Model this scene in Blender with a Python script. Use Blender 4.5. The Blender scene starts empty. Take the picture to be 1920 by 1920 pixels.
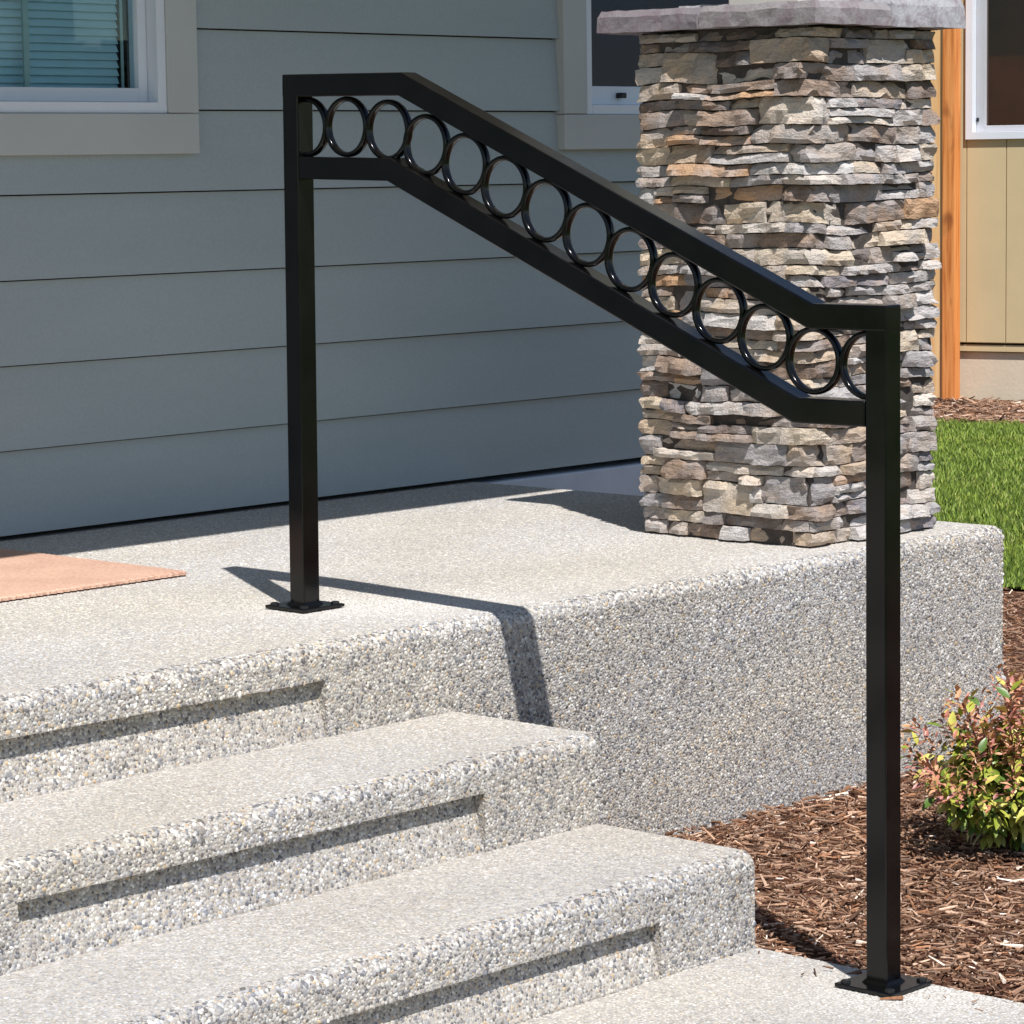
import bpy, bmesh, math, random
import numpy as np
from mathutils import Vector, Matrix, noise, Euler

random.seed(7)
rng = np.random.default_rng(7)
scene = bpy.context.scene
COL = scene.collection

# ------------------------------------------------------------------ camera
CAM = Vector((-3.9192, -4.1749, 0.8382))
YAW, PITCH, ROLL, FPX = math.radians(47.0774), math.radians(6.5838), math.radians(0.8063), 5703.03
fwd = Vector((math.sin(YAW) * math.cos(PITCH), math.cos(YAW) * math.cos(PITCH), -math.sin(PITCH)))
rgt = Vector((math.cos(YAW), -math.sin(YAW), 0))
dwn = fwd.cross(rgt)
r2 = math.cos(ROLL) * rgt + math.sin(ROLL) * dwn
d2 = -math.sin(ROLL) * rgt + math.cos(ROLL) * dwn
camd = bpy.data.cameras.new('camera')
camd.sensor_width = 36.0
camd.lens = FPX / 1920 * 36.0
camd.clip_start, camd.clip_end = 0.1, 2000
cam = bpy.data.objects.new('camera', camd)
COL.objects.link(cam)
M = Matrix.Identity(4)
for i in range(3):
    M[i][0], M[i][1], M[i][2], M[i][3] = r2[i], -d2[i], -fwd[i], CAM[i]
cam.matrix_world = M
scene.camera = cam
scene.render.resolution_x = scene.render.resolution_y = 1024

# ------------------------------------------------------------------ light
TO_SUN = Vector((-0.306, -0.549, 1.0)).normalized()
world = bpy.data.worlds.new('World')
scene.world = world
world.use_nodes = True
wn = world.node_tree.nodes
sky = wn.new('ShaderNodeTexSky')
sky.sky_type = 'NISHITA'
sky.sun_disc = False
sky.sun_elevation = math.asin(TO_SUN.z)
sky.sun_rotation = math.atan2(TO_SUN.x, TO_SUN.y)
sky.air_density, sky.dust_density, sky.ozone_density = 1.0, 0.4, 1.9
wn['Background'].inputs['Strength'].default_value = 0.085
world.node_tree.links.new(sky.outputs[0], wn['Background'].inputs['Color'])
sund = bpy.data.lights.new('sun', 'SUN')
sund.energy = 5.0
sund.angle = math.radians(0.53)
sund.color = (1.0, 0.965, 0.925)
sun = bpy.data.objects.new('sun', sund)
sun.rotation_euler = TO_SUN.to_track_quat('Z', 'Y').to_euler()
sun.location = (-3, -5, 9)
COL.objects.link(sun)
scene.view_settings.view_transform = 'Standard'
scene.view_settings.look = 'None'
scene.view_settings.exposure = 0.20
scene.view_settings.gamma = 1.0
scene.cycles.max_bounces = 8

# ------------------------------------------------------------------ helpers
def srgb(r, g, b):
    f = lambda c: c / 12.92 if c <= 0.04045 else ((c + 0.055) / 1.055) ** 2.4
    return (f(r / 255), f(g / 255), f(b / 255), 1.0)

class NT:
    def __init__(s, name):
        s.mat = bpy.data.materials.new(name)
        s.mat.use_nodes = True
        s.t = s.mat.node_tree
        s.b = s.t.nodes['Principled BSDF']
    def n(s, kind, **kw):
        nd = s.t.nodes.new(kind)
        for k, v in kw.items():
            if k.startswith('i_'):
                nd.inputs[k[2:].replace('_', ' ')].default_value = v
            else:
                setattr(nd, k, v)
        return nd
    def l(s, a, b):
        s.t.links.new(a, b)
    def pos(s):
        return s.n('ShaderNodeNewGeometry').outputs['Position']
    def noise(s, vec, scale, detail=3, rough=0.55, dist=0.0):
        nd = s.n('ShaderNodeTexNoise')
        nd.inputs['Scale'].default_value = scale
        nd.inputs['Detail'].default_value = detail
        nd.inputs['Roughness'].default_value = rough
        nd.inputs['Distortion'].default_value = dist
        if vec is not None:
            s.l(vec, nd.inputs['Vector'])
        return nd
    def ramp(s, fac, stops, interp='LINEAR'):
        nd = s.n('ShaderNodeValToRGB')
        cr = nd.color_ramp
        cr.interpolation = interp
        while len(cr.elements) < len(stops):
            cr.elements.new(0.5)
        for e, (p, c) in zip(cr.elements, stops):
            e.position = p
            e.color = c if len(c) == 4 else (*c, 1)
        s.l(fac, nd.inputs['Fac'])
        return nd.outputs['Color']
    def mix(s, fac, a, b, mode='MIX'):
        nd = s.n('ShaderNodeMix', data_type='RGBA', blend_type=mode)
        for sock, v in ((nd.inputs[0], fac), (nd.inputs[6], a), (nd.inputs[7], b)):
            if hasattr(v, 'is_linked') or hasattr(v, 'links'):
                s.l(v, sock)
            else:
                sock.default_value = v
        return nd.outputs[2]
    def math(s, op, a, b=0.0):
        nd = s.n('ShaderNodeMath', operation=op)
        for i, v in enumerate((a, b)):
            if hasattr(v, 'links'):
                s.l(v, nd.inputs[i])
            else:
                nd.inputs[i].default_value = v
        return nd.outputs[0]
    def bump(s, h, strength=0.3, dist=0.01):
        nd = s.n('ShaderNodeBump')
        nd.inputs['Strength'].default_value = strength
        nd.inputs['Distance'].default_value = dist
        s.l(h, nd.inputs['Height'])
        s.l(nd.outputs[0], s.b.inputs['Normal'])
    def scalevec(s, vec, sc):
        nd = s.n('ShaderNodeVectorMath', operation='MULTIPLY')
        s.l(vec, nd.inputs[0])
        nd.inputs[1].default_value = sc
        return nd.outputs[0]
    def base(s, c):
        if hasattr(c, 'links'):
            s.l(c, s.b.inputs['Base Color'])
        else:
            s.b.inputs['Base Color'].default_value = c
    def rough(s, v, spec=None):
        s.b.inputs['Roughness'].default_value = v
        if spec is not None:
            s.b.inputs['Specular IOR Level'].default_value = spec

def tag(o, label=None, cat=None, group=None, kind=None):
    if label: o['label'] = label
    if cat: o['category'] = cat
    if group: o['group'] = group
    if kind: o['kind'] = kind
    return o

def place(o, parent, loc):
    o.location = loc
    if parent is not None:
        o.parent = parent
        o.matrix_parent_inverse = ABS[parent.name].inverted()
    ABS[o.name] = Matrix.Translation(loc)
    COL.objects.link(o)

ABS = {}
def empty(name, loc, parent=None):
    o = bpy.data.objects.new(name, None)
    o.empty_display_size = 0.1
    place(o, parent, Vector(loc))
    return o

def mesh_obj(name, verts, faces, mat, parent=None, smooth=False, bevel=0.0, seg=2, recentre=True):
    v = np.asarray(verts, float).reshape(-1, 3)
    c = (v.min(0) + v.max(0)) / 2 if recentre else np.zeros(3)
    me = bpy.data.meshes.new(name)
    me.from_pydata((v - c).tolist(), [], [tuple(f) for f in faces])
    me.update()
    if mat: me.materials.append(mat)
    if smooth:
        me.polygons.foreach_set('use_smooth', [True] * len(me.polygons))
    o = bpy.data.objects.new(name, me)
    place(o, parent, Vector(c))
    if bevel > 0:
        m = o.modifiers.new('bevel', 'BEVEL')
        m.width = bevel
        m.segments = seg
        m.limit_method = 'ANGLE'
        m.angle_limit = math.radians(35)
    return o

class MB:
    def __init__(s):
        s.v, s.f = [], []
    def add(s, verts, faces):
        k = len(s.v)
        s.v += [tuple(p) for p in verts]
        s.f += [tuple(i + k for i in f) for f in faces]
        return s
    def box(s, x0, x1, y0, y1, z0, z1):
        v = [(x, y, z) for z in (z0, z1) for y in (y0, y1) for x in (x0, x1)]
        return s.add(v, [(0, 2, 3, 1), (4, 5, 7, 6), (0, 1, 5, 4), (2, 6, 7, 3), (0, 4, 6, 2), (1, 3, 7, 5)])
    def prism(s, prof, x0, x1, caps=(True, True)):
        """profile list of (y,z), extruded along x; counter-clockwise seen from +x"""
        n = len(prof)
        v = [(x0, y, z) for y, z in prof] + [(x1, y, z) for y, z in prof]
        f = [(i, (i + 1) % n, n + (i + 1) % n, n + i) for i in range(n)]
        f = [tuple(reversed(q)) for q in f]
        if caps[0]: f.append(tuple(range(n)))
        if caps[1]: f.append(tuple(range(2 * n - 1, n - 1, -1)))
        return s.add(v, f)
    def sweep(s, path, prof):
        """path: list of points in the plane x = const given as (y,z); prof: list of (x, offset) ; mitred"""
        P = [Vector((0, y, z)) for y, z in path]
        n = len(prof)
        vs = []
        for i, p in enumerate(P):
            a = (P[i] - P[i - 1]).normalized() if i else None
            b = (P[i + 1] - P[i]).normalized() if i < len(P) - 1 else None
            if a is None: a = b
            if b is None: b = a
            t = (a + b).normalized()
            nrm = Vector((0, t.z, -t.y)) * -1
            if nrm.z < 0: nrm = -nrm
            k = 1 / max(0.3, t.dot(a))
            for (px, po) in prof:
                q = p + nrm * po * k
                vs.append((px, q.y, q.z))
        f = []
        for i in range(len(P) - 1):
            for j in range(n):
                f.append((i * n + j, i * n + (j + 1) % n, (i + 1) * n + (j + 1) % n, (i + 1) * n + j))
        f.append(tuple(range(n - 1, -1, -1)))
        f.append(tuple(range((len(P) - 1) * n, len(P) * n)))
        return s.add(vs, f)
    def build(s, name, mat, parent=None, **kw):
        return mesh_obj(name, s.v, s.f, mat, parent, **kw)

def bx(name, mat, parent, x0, x1, y0, y1, z0, z1, **kw):
    return MB().box(x0, x1, y0, y1, z0, z1).build(name, mat, parent, **kw)

# ------------------------------------------------------------------ materials
def aggregate_base():
    t = NT('concrete_matrix')
    p = t.pos()
    n1 = t.noise(p, 2.2, 4)
    n2 = t.noise(p, 90, 3)
    c = t.ramp(n1.outputs['Fac'], [(0.3, srgb(168, 160, 148)), (0.7, srgb(190, 184, 174))])
    c = t.mix(0.5, c, t.ramp(n2.outputs['Fac'], [(0.35, srgb(128, 122, 116)), (0.65, srgb(196, 190, 182))]))
    t.base(c)
    t.rough(0.9, 0.2)
    t.bump(n2.outputs['Fac'], 0.5, 0.004)
    return t.mat

def pebble_mat():
    t = NT('pebble')
    a = t.n('ShaderNodeAttribute', attribute_type='INSTANCER', attribute_name='col')
    p = t.pos()
    n1 = t.noise(p, 260, 2)
    c = t.mix(0.22, a.outputs['Color'], t.ramp(n1.outputs['Fac'], [(0.35, (0.16, 0.15, 0.14, 1)), (0.65, (0.62, 0.6, 0.56, 1))]))
    t.base(c)
    t.rough(0.62, 0.35)
    return t.mat

def attr_mat(name, rough=0.85, spec=0.2, nscale=120, namt=0.35, streak=None):
    t = NT(name)
    a = t.n('ShaderNodeAttribute', attribute_type='INSTANCER', attribute_name='col')
    p = t.pos()
    n1 = t.noise(p, nscale, 3)
    c = t.mix(namt, a.outputs['Color'], t.ramp(n1.outputs['Fac'], [(0.3, (0.3, 0.3, 0.3, 1)), (0.7, (1.5, 1.5, 1.5, 1))]), 'MULTIPLY')
    t.base(c)
    t.rough(rough, spec)
    return t.mat

def siding_mat():
    t = NT('painted_fibre_cement')
    p = t.pos()
    oi = t.n('ShaderNodeObjectInfo')
    n1 = t.noise(t.scalevec(p, (0.6, 1, 3)), 2.0, 4)
    n2 = t.noise(t.scalevec(p, (6, 6, 70)), 6.0, 4)
    n3 = t.noise(p, 160, 2)
    c = t.ramp(n1.outputs['Fac'], [(0.3, srgb(166, 176, 178)), (0.7, srgb(174, 183, 185))])
    v = t.math('MULTIPLY_ADD', oi.outputs['Random'], 0.05)
    t.t.nodes[-1].inputs[2].default_value = 0.975
    hs = t.n('ShaderNodeHueSaturation')
    t.l(v, hs.inputs['Value'])
    t.l(c, hs.inputs['Color'])
    c = t.mix(0.12, hs.outputs[0], t.ramp(n3.outputs['Fac'], [(0.4, (0.5, 0.5, 0.5, 1)), (0.6, (1, 1, 1, 1))]), 'MULTIPLY')
    t.base(c)
    t.rough(0.62, 0.3)
    t.bump(n2.outputs['Fac'], 0.12, 0.002)
    return t.mat

def simple(name, col, rough=0.5, spec=0.4, var=0.1, scale=8, bscale=None, bstr=0.2, bdist=0.002, metal=0.0):
    t = NT(name)
    p = t.pos()
    n1 = t.noise(p, scale, 4)
    lo = tuple(c * (1 - var) for c in col[:3]) + (1,)
    hi = tuple(min(1, c * (1 + var)) for c in col[:3]) + (1,)
    t.base(t.ramp(n1.outputs['Fac'], [(0.3, lo), (0.7, hi)]))
    t.rough(rough, spec)
    t.b.inputs['Metallic'].default_value = metal
    if bscale:
        t.bump(t.noise(p, bscale, 3).outputs['Fac'], bstr, bdist)
    return t.mat

def stone_mat():
    t = NT('ledge_stone')
    oi = t.n('ShaderNodeObjectInfo')
    p = t.pos()
    add = t.n('ShaderNodeVectorMath', operation='ADD')
    t.l(p, add.inputs[0])
    cx = t.n('ShaderNodeCombineXYZ')
    t.l(t.math('MULTIPLY', oi.outputs['Random'], 37.0), cx.inputs[0])
    t.l(t.math('MULTIPLY', oi.outputs['Random'], 11.0), cx.inputs[2])
    t.l(cx.outputs[0], add.inputs[1])
    q = add.outputs[0]
    big = t.noise(t.scalevec(q, (1, 1, 1.8)), 16, 4, 0.6, 0.6)
    mid = t.noise(t.scalevec(q, (1, 1, 3.0)), 48, 5, 0.66, 0.5)
    fine = t.noise(q, 230, 3)
    col = oi.outputs['Color']
    warm = t.mix(0.34, col, srgb(204, 174, 146))
    grey = t.mix(0.5, col, srgb(178, 174, 174))
    c = t.mix(t.ramp(big.outputs['Fac'], [(0.42, (0, 0, 0, 1)), (0.62, (1, 1, 1, 1))]), col, warm)
    c = t.mix(t.ramp(t.noise(q, 9, 3).outputs['Fac'], [(0.45, (0, 0, 0, 1)), (0.6, (1, 1, 1, 1))]), c, grey)
    c = t.mix(t.ramp(mid.outputs['Fac'], [(0.56, (0, 0, 0, 1)), (0.74, (0.4, 0.4, 0.4, 1))]), c, srgb(112, 102, 96))
    c = t.mix(0.45, c, t.ramp(fine.outputs['Fac'], [(0.3, (0.7, 0.7, 0.7, 1)), (0.7, (1.3, 1.3, 1.3, 1))]), 'MULTIPLY')
    t.base(c)
    t.rough(0.88, 0.2)
    h = t.math('ADD', mid.outputs['Fac'], t.math('MULTIPLY', fine.outputs['Fac'], 0.35))
    t.bump(h, 0.9, 0.008)
    return t.mat

def capstone_mat():
    t = NT('slab_cap_stone')
    oi = t.n('ShaderNodeObjectInfo')
    p = t.pos()
    n1 = t.noise(p, 22, 4, 0.6, 0.5)
    n2 = t.noise(p, 140, 3)
    c = t.mix(t.ramp(n1.outputs['Fac'], [(0.46, (0, 0, 0, 1)), (0.62, (0.7, 0.7, 0.7, 1))]), oi.outputs['Color'], srgb(126, 110, 118))
    c = t.mix(t.ramp(n2.outputs['Fac'], [(0.35, (0.3, 0.3, 0.3, 1)), (0.65, (0, 0, 0, 1))]), c, srgb(120, 116, 116))
    t.base(c)
    t.rough(0.85, 0.2)
    t.bump(t.math('ADD', n1.outputs['Fac'], t.math('MULTIPLY', n2.outputs['Fac'], 0.3)), 0.5, 0.006)
    return t.mat

def rail_mat():
    t = NT('black_powder_coat')
    p = t.pos()
    n1 = t.noise(p, 14, 4)
    n2 = t.noise(p, 420, 2)
    t.base(t.ramp(n1.outputs['Fac'], [(0.35, (0.0022, 0.0022, 0.0026, 1)), (0.7, (0.005, 0.0046, 0.0048, 1))]))
    r = t.n('ShaderNodeMapRange')
    r.inputs['To Min'].default_value = 0.10
    r.inputs['To Max'].default_value = 0.24
    t.l(n1.outputs['Fac'], r.inputs['Value'])
    t.l(r.outputs[0], t.b.inputs['Roughness'])
    t.b.inputs['Specular IOR Level'].default_value = 0.36
    t.bump(n2.outputs['Fac'], 0.05, 0.001)
    return t.mat

def glass_mat(name, tint, refl=1.0):
    t = NT(name)
    nt = t.t
    nt.nodes.remove(t.b)
    tr = nt.nodes.new('ShaderNodeBsdfTransparent')
    tr.inputs[0].default_value = tint
    gl = nt.nodes.new('ShaderNodeBsdfGlossy')
    gl.inputs['Roughness'].default_value = 0.015
    gl.inputs['Color'].default_value = (0.9, 0.95, 0.95, 1)
    fr = nt.nodes.new('ShaderNodeFresnel')
    fr.inputs['IOR'].default_value = 1.5
    n = t.noise(t.pos(), 3.0, 2)
    b = nt.nodes.new('ShaderNodeBump')
    b.inputs['Strength'].default_value = 0.03
    b.inputs['Distance'].default_value = 0.02
    nt.links.new(n.outputs['Fac'], b.inputs['Height'])
    nt.links.new(b.outputs[0], gl.inputs['Normal'])
    m = nt.nodes.new('ShaderNodeMath')
    m.operation = 'MULTIPLY'
    m.inputs[1].default_value = refl
    nt.links.new(fr.outputs[0], m.inputs[0])
    mx = nt.nodes.new('ShaderNodeMixShader')
    nt.links.new(m.outputs[0], mx.inputs[0])
    nt.links.new(tr.outputs[0], mx.inputs[1])
    nt.links.new(gl.outputs[0], mx.inputs[2])
    nt.links.new(mx.outputs[0], nt.nodes['Material Output'].inputs['Surface'])
    return t.mat

def cedar_mat():
    t = NT('stained_cedar')
    p = t.pos()
    g = t.noise(t.scalevec(p, (40, 40, 1.6)), 1.6, 5, 0.6, 0.4)
    k = t.noise(t.scalevec(p, (3, 3, 1.2)), 3.0, 2)
    c = t.ramp(g.outputs['Fac'], [(0.3, srgb(188, 106, 50)), (0.5, srgb(224, 142, 78)), (0.7, srgb(238, 164, 100))])
    c = t.mix(t.ramp(k.outputs['Fac'], [(0.62, (0, 0, 0, 1)), (0.72, (0.7, 0.7, 0.7, 1))]), c, srgb(120, 60, 28))
    t.base(c)
    t.rough(0.7, 0.25)
    t.bump(g.outputs['Fac'], 0.3, 0.004)
    return t.mat

def pale_cedar_mat():
    t = NT('pale_new_cedar')
    p = t.pos()
    g = t.noise(t.scalevec(p, (40, 40, 1.6)), 1.6, 5, 0.6, 0.4)
    t.base(t.ramp(g.outputs['Fac'], [(0.3, srgb(226, 170, 112)), (0.7, srgb(246, 206, 152))]))
    t.rough(0.7, 0.25)
    return t.mat

def coir_mat():
    t = NT('coir_mat_fibre')
    p = t.pos()
    n1 = t.noise(t.scalevec(p, (1, 2.2, 1)), 90, 4)
    n2 = t.noise(p, 5, 4)
    c = t.ramp(n1.outputs['Fac'], [(0.3, srgb(178, 138, 118)), (0.7, srgb(210, 176, 157))])
    c = t.mix(t.ramp(n2.outputs['Fac'], [(0.4, (0, 0, 0, 1)), (0.65, (0.35, 0.35, 0.35, 1))]), c, srgb(232, 196, 170))
    t.base(c)
    t.rough(0.95, 0.1)
    t.bump(n1.outputs['Fac'], 0.7, 0.006)
    return t.mat

def soil_mat():
    t = NT('bark_mulch_soil')
    p = t.pos()
    n1 = t.noise(p, 60, 4)
    n2 = t.noise(p, 3, 3)
    c = t.ramp(n1.outputs['Fac'], [(0.3, srgb(60, 38, 30)), (0.55, srgb(108, 76, 62)), (0.75, srgb(146, 108, 88))])
    t.base(t.mix(0.3, c, t.ramp(n2.outputs['Fac'], [(0.3, srgb(74, 46, 34)), (0.7, srgb(110, 74, 56))])))
    t.rough(0.95, 0.1)
    t.bump(n1.outputs['Fac'], 0.9, 0.02)
    return t.mat

def lawn_mat():
    t = NT('lawn_ground')
    p = t.pos()
    n1 = t.noise(p, 30, 4)
    n2 = t.noise(p, 1.2, 3)
    c = t.ramp(n1.outputs['Fac'], [(0.3, (0.030, 0.055, 0.010, 1)), (0.7, (0.085, 0.135, 0.026, 1))])
    t.base(t.mix(0.35, c, t.ramp(n2.outputs['Fac'], [(0.3, (0.05, 0.085, 0.015, 1)), (0.7, (0.10, 0.14, 0.03, 1))])))
    t.rough(0.9, 0.1)
    t.bump(n1.outputs['Fac'], 0.8, 0.03)
    return t.mat

def grass_mat():
    t = NT('grass_blade')
    a = t.n('ShaderNodeAttribute', attribute_type='GEOMETRY', attribute_name='col')
    n = t.noise(t.pos(), 1.6, 3)
    c = t.mix(0.5, a.outputs['Color'], t.ramp(n.outputs['Fac'], [(0.3, (0.6, 0.7, 0.55, 1)), (0.7, (1.35, 1.2, 1.1, 1))]), 'MULTIPLY')
    t.base(c)
    t.rough(0.55, 0.3)
    t.b.inputs['Subsurface Weight'].default_value = 0.0
    return t.mat

def leaf_mat():
    t = NT('shrub_leaf')
    oi = t.n('ShaderNodeObjectInfo')
    n = t.noise(t.pos(), 90, 3)
    c = t.mix(0.35, oi.outputs['Color'], t.ramp(n.outputs['Fac'], [(0.3, (0.6, 0.6, 0.6, 1)), (0.7, (1.4, 1.4, 1.3, 1))]), 'MULTIPLY')
    t.base(c)
    t.rough(0.38, 0.5)
    return t.mat

def foliage_mat():
    t = NT('shrub_foliage')
    a = t.n('ShaderNodeAttribute', attribute_type='GEOMETRY', attribute_name='col')
    n = t.noise(t.pos(), 90, 3)
    c = t.mix(0.35, a.outputs['Color'], t.ramp(n.outputs['Fac'], [(0.3, (0.6, 0.6, 0.6, 1)), (0.7, (1.4, 1.4, 1.3, 1))]), 'MULTIPLY')
    t.base(c)
    t.rough(0.4, 0.45)
    return t.mat

MT = dict(
    matrix=aggregate_base(), pebble=pebble_mat(), siding=siding_mat(),
    trim=simple('trim_paint', srgb(192, 193, 191), 0.55, 0.3, 0.04, 5, 60, 0.08),
    vinyl=simple('white_vinyl', srgb(226, 230, 238), 0.35, 0.45, 0.02, 6),
    sashshade=simple('shaded_vinyl', srgb(186, 186, 190), 0.4, 0.4, 0.03, 6),  # white vinyl with the frame's shadow put into the colour as grey
    gridbar=simple('window_grid_bar', srgb(190, 204, 196), 0.4, 0.4, 0.03, 6),
    blind=simple('blind_slat', srgb(214, 236, 240), 0.5, 0.3, 0.05, 12),
    room=simple('dark_room', srgb(30, 30, 36), 0.9, 0.1, 0.15, 2),
    found=simple('foundation_concrete', srgb(208, 214, 222), 0.9, 0.2, 0.07, 6, 40, 0.3, 0.004),
    stone=stone_mat(), capstone=capstone_mat(), mortar=simple('mortar', srgb(84, 78, 74), 0.95, 0.1, 0.2, 40, 90, 0.6, 0.006),
    rail=rail_mat(), glass=glass_mat('tinted_pane', (0.84, 0.925, 0.95, 1), 0.45),
    glassdark=glass_mat('shade_tinted_pane', (0.26, 0.27, 0.38, 1), 0.4),  # darker copy of the pane; the unlit room is put into its tint
    glass2=glass_mat('neighbour_pane', (0.8, 0.74, 0.72, 1), 0.6),
    cedar=cedar_mat(), cedar2=pale_cedar_mat(), coir=coir_mat(), soil=soil_mat(), lawn=lawn_mat(),
    grass=grass_mat(), leaf=leaf_mat(), foliage=foliage_mat(),
    chip=attr_mat('bark_chip', 0.85, 0.2, 150, 0.5),
    stem=simple('shrub_bark', srgb(112, 84, 62), 0.8, 0.2, 0.25, 60),
    tan=simple('tan_siding', srgb(208, 188, 148), 0.7, 0.25, 0.05, 3, 120, 0.15),
    tanfound=simple('tan_foundation', srgb(216, 201, 179), 0.9, 0.2, 0.07, 5, 50, 0.3, 0.004),
    brown=simple('brown_curtain', srgb(128, 78, 62), 0.9, 0.1, 0.25, 5),
    bolt=simple('blackened_bolt', (0.03, 0.03, 0.032, 1), 0.35, 0.5, 0.2, 50, metal=0.6),
    roof=simple('soffit_paint', srgb(206, 204, 198), 0.6, 0.3, 0.03, 4),
    column=simple('column_paint', srgb(196, 194, 186), 0.55, 0.3, 0.04, 5),
)

# ------------------------------------------------------------------ scatter helper (geometry nodes, instanced pieces)
def scatter(name, pts, rot, scl, col, prim, mat, parent=None):
    """points with per-point euler, scale vector and colour; prim = 'pebble' or 'chip'"""
    me = bpy.data.meshes.new(name)
    me.vertices.add(len(pts))
    me.vertices.foreach_set('co', np.asarray(pts, np.float32).ravel())
    for an, arr in (('rot', rot), ('scl', scl)):
        a = me.attributes.new(an, 'FLOAT_VECTOR', 'POINT')
        a.data.foreach_set('vector', np.asarray(arr, np.float32).ravel())
    a = me.attributes.new('col', 'FLOAT_COLOR', 'POINT')
    c4 = np.ones((len(pts), 4), np.float32)
    c4[:, :3] = col
    a.data.foreach_set('color', c4.ravel())
    me.update()
    o = bpy.data.objects.new(name, me)
    place(o, parent, Vector((0, 0, 0)))
    ng = bpy.data.node_groups.new(name + '_nodes', 'GeometryNodeTree')
    ng.interface.new_socket('Geometry', in_out='INPUT', socket_type='NodeSocketGeometry')
    ng.interface.new_socket('Geometry', in_out='OUTPUT', socket_type='NodeSocketGeometry')
    N = ng.nodes
    gi, go = N.new('NodeGroupInput'), N.new('NodeGroupOutput')
    if prim == 'pebble':
        pr = N.new('GeometryNodeMeshIcoSphere')
        pr.inputs['Radius'].default_value = 1.0
        pr.inputs['Subdivisions'].default_value = 2
    else:
        pr = N.new('GeometryNodeMeshCone')
        pr.inputs['Vertices'].default_value = 5
        pr.inputs['Radius Top'].default_value = 0.45
        pr.inputs['Radius Bottom'].default_value = 1.0
        pr.inputs['Depth'].default_value = 2.0
    sm = N.new('GeometryNodeSetShadeSmooth')
    sm.inputs['Shade Smooth'].default_value = (prim == 'pebble')
    mt = N.new('GeometryNodeSetMaterial')
    mt.inputs['Material'].default_value = mat
    ip = N.new('GeometryNodeInstanceOnPoints')
    er = N.new('FunctionNodeEulerToRotation')
    ar, as_ = N.new('GeometryNodeInputNamedAttribute'), N.new('GeometryNodeInputNamedAttribute')
    for nd, an in ((ar, 'rot'), (as_, 'scl')):
        nd.data_type = 'FLOAT_VECTOR'
        nd.inputs['Name'].default_value = an
    L = ng.links.new
    L(gi.outputs[0], ip.inputs['Points'])
    L(pr.outputs['Mesh'], sm.inputs['Geometry'])
    L(sm.outputs[0], mt.inputs['Geometry'])
    L(mt.outputs[0], ip.inputs['Instance'])
    L(ar.outputs['Attribute'], er.inputs[0])
    L(er.outputs[0], ip.inputs['Rotation'])
    L(as_.outputs['Attribute'], ip.inputs['Scale'])
    L(ip.outputs[0], go.inputs[0])
    md = o.modifiers.new('scatter', 'NODES')
    md.node_group = ng
    me.materials.append(mat)
    return o

PEB = np.array([srgb(*c)[:3] for c in
    [(210, 206, 198), (192, 187, 180), (176, 168, 158), (156, 154, 155), (122, 124, 132), (86, 88, 98),
     (222, 219, 213), (202, 176, 138), (146, 137, 131), (184, 183, 184), (238, 236, 232), (88, 82, 80), (206, 190, 166)]])
PEBW = np.array([13, 13, 11, 13, 10, 7, 9, 3, 9, 12, 5, 7, 4], float)
PEBW /= PEBW.sum()

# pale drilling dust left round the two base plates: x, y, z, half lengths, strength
DUST = [(.10, -.09, 0, .30, .15, .62), (.02, -1.42, -.494, .24, .16, .62)]

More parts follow.
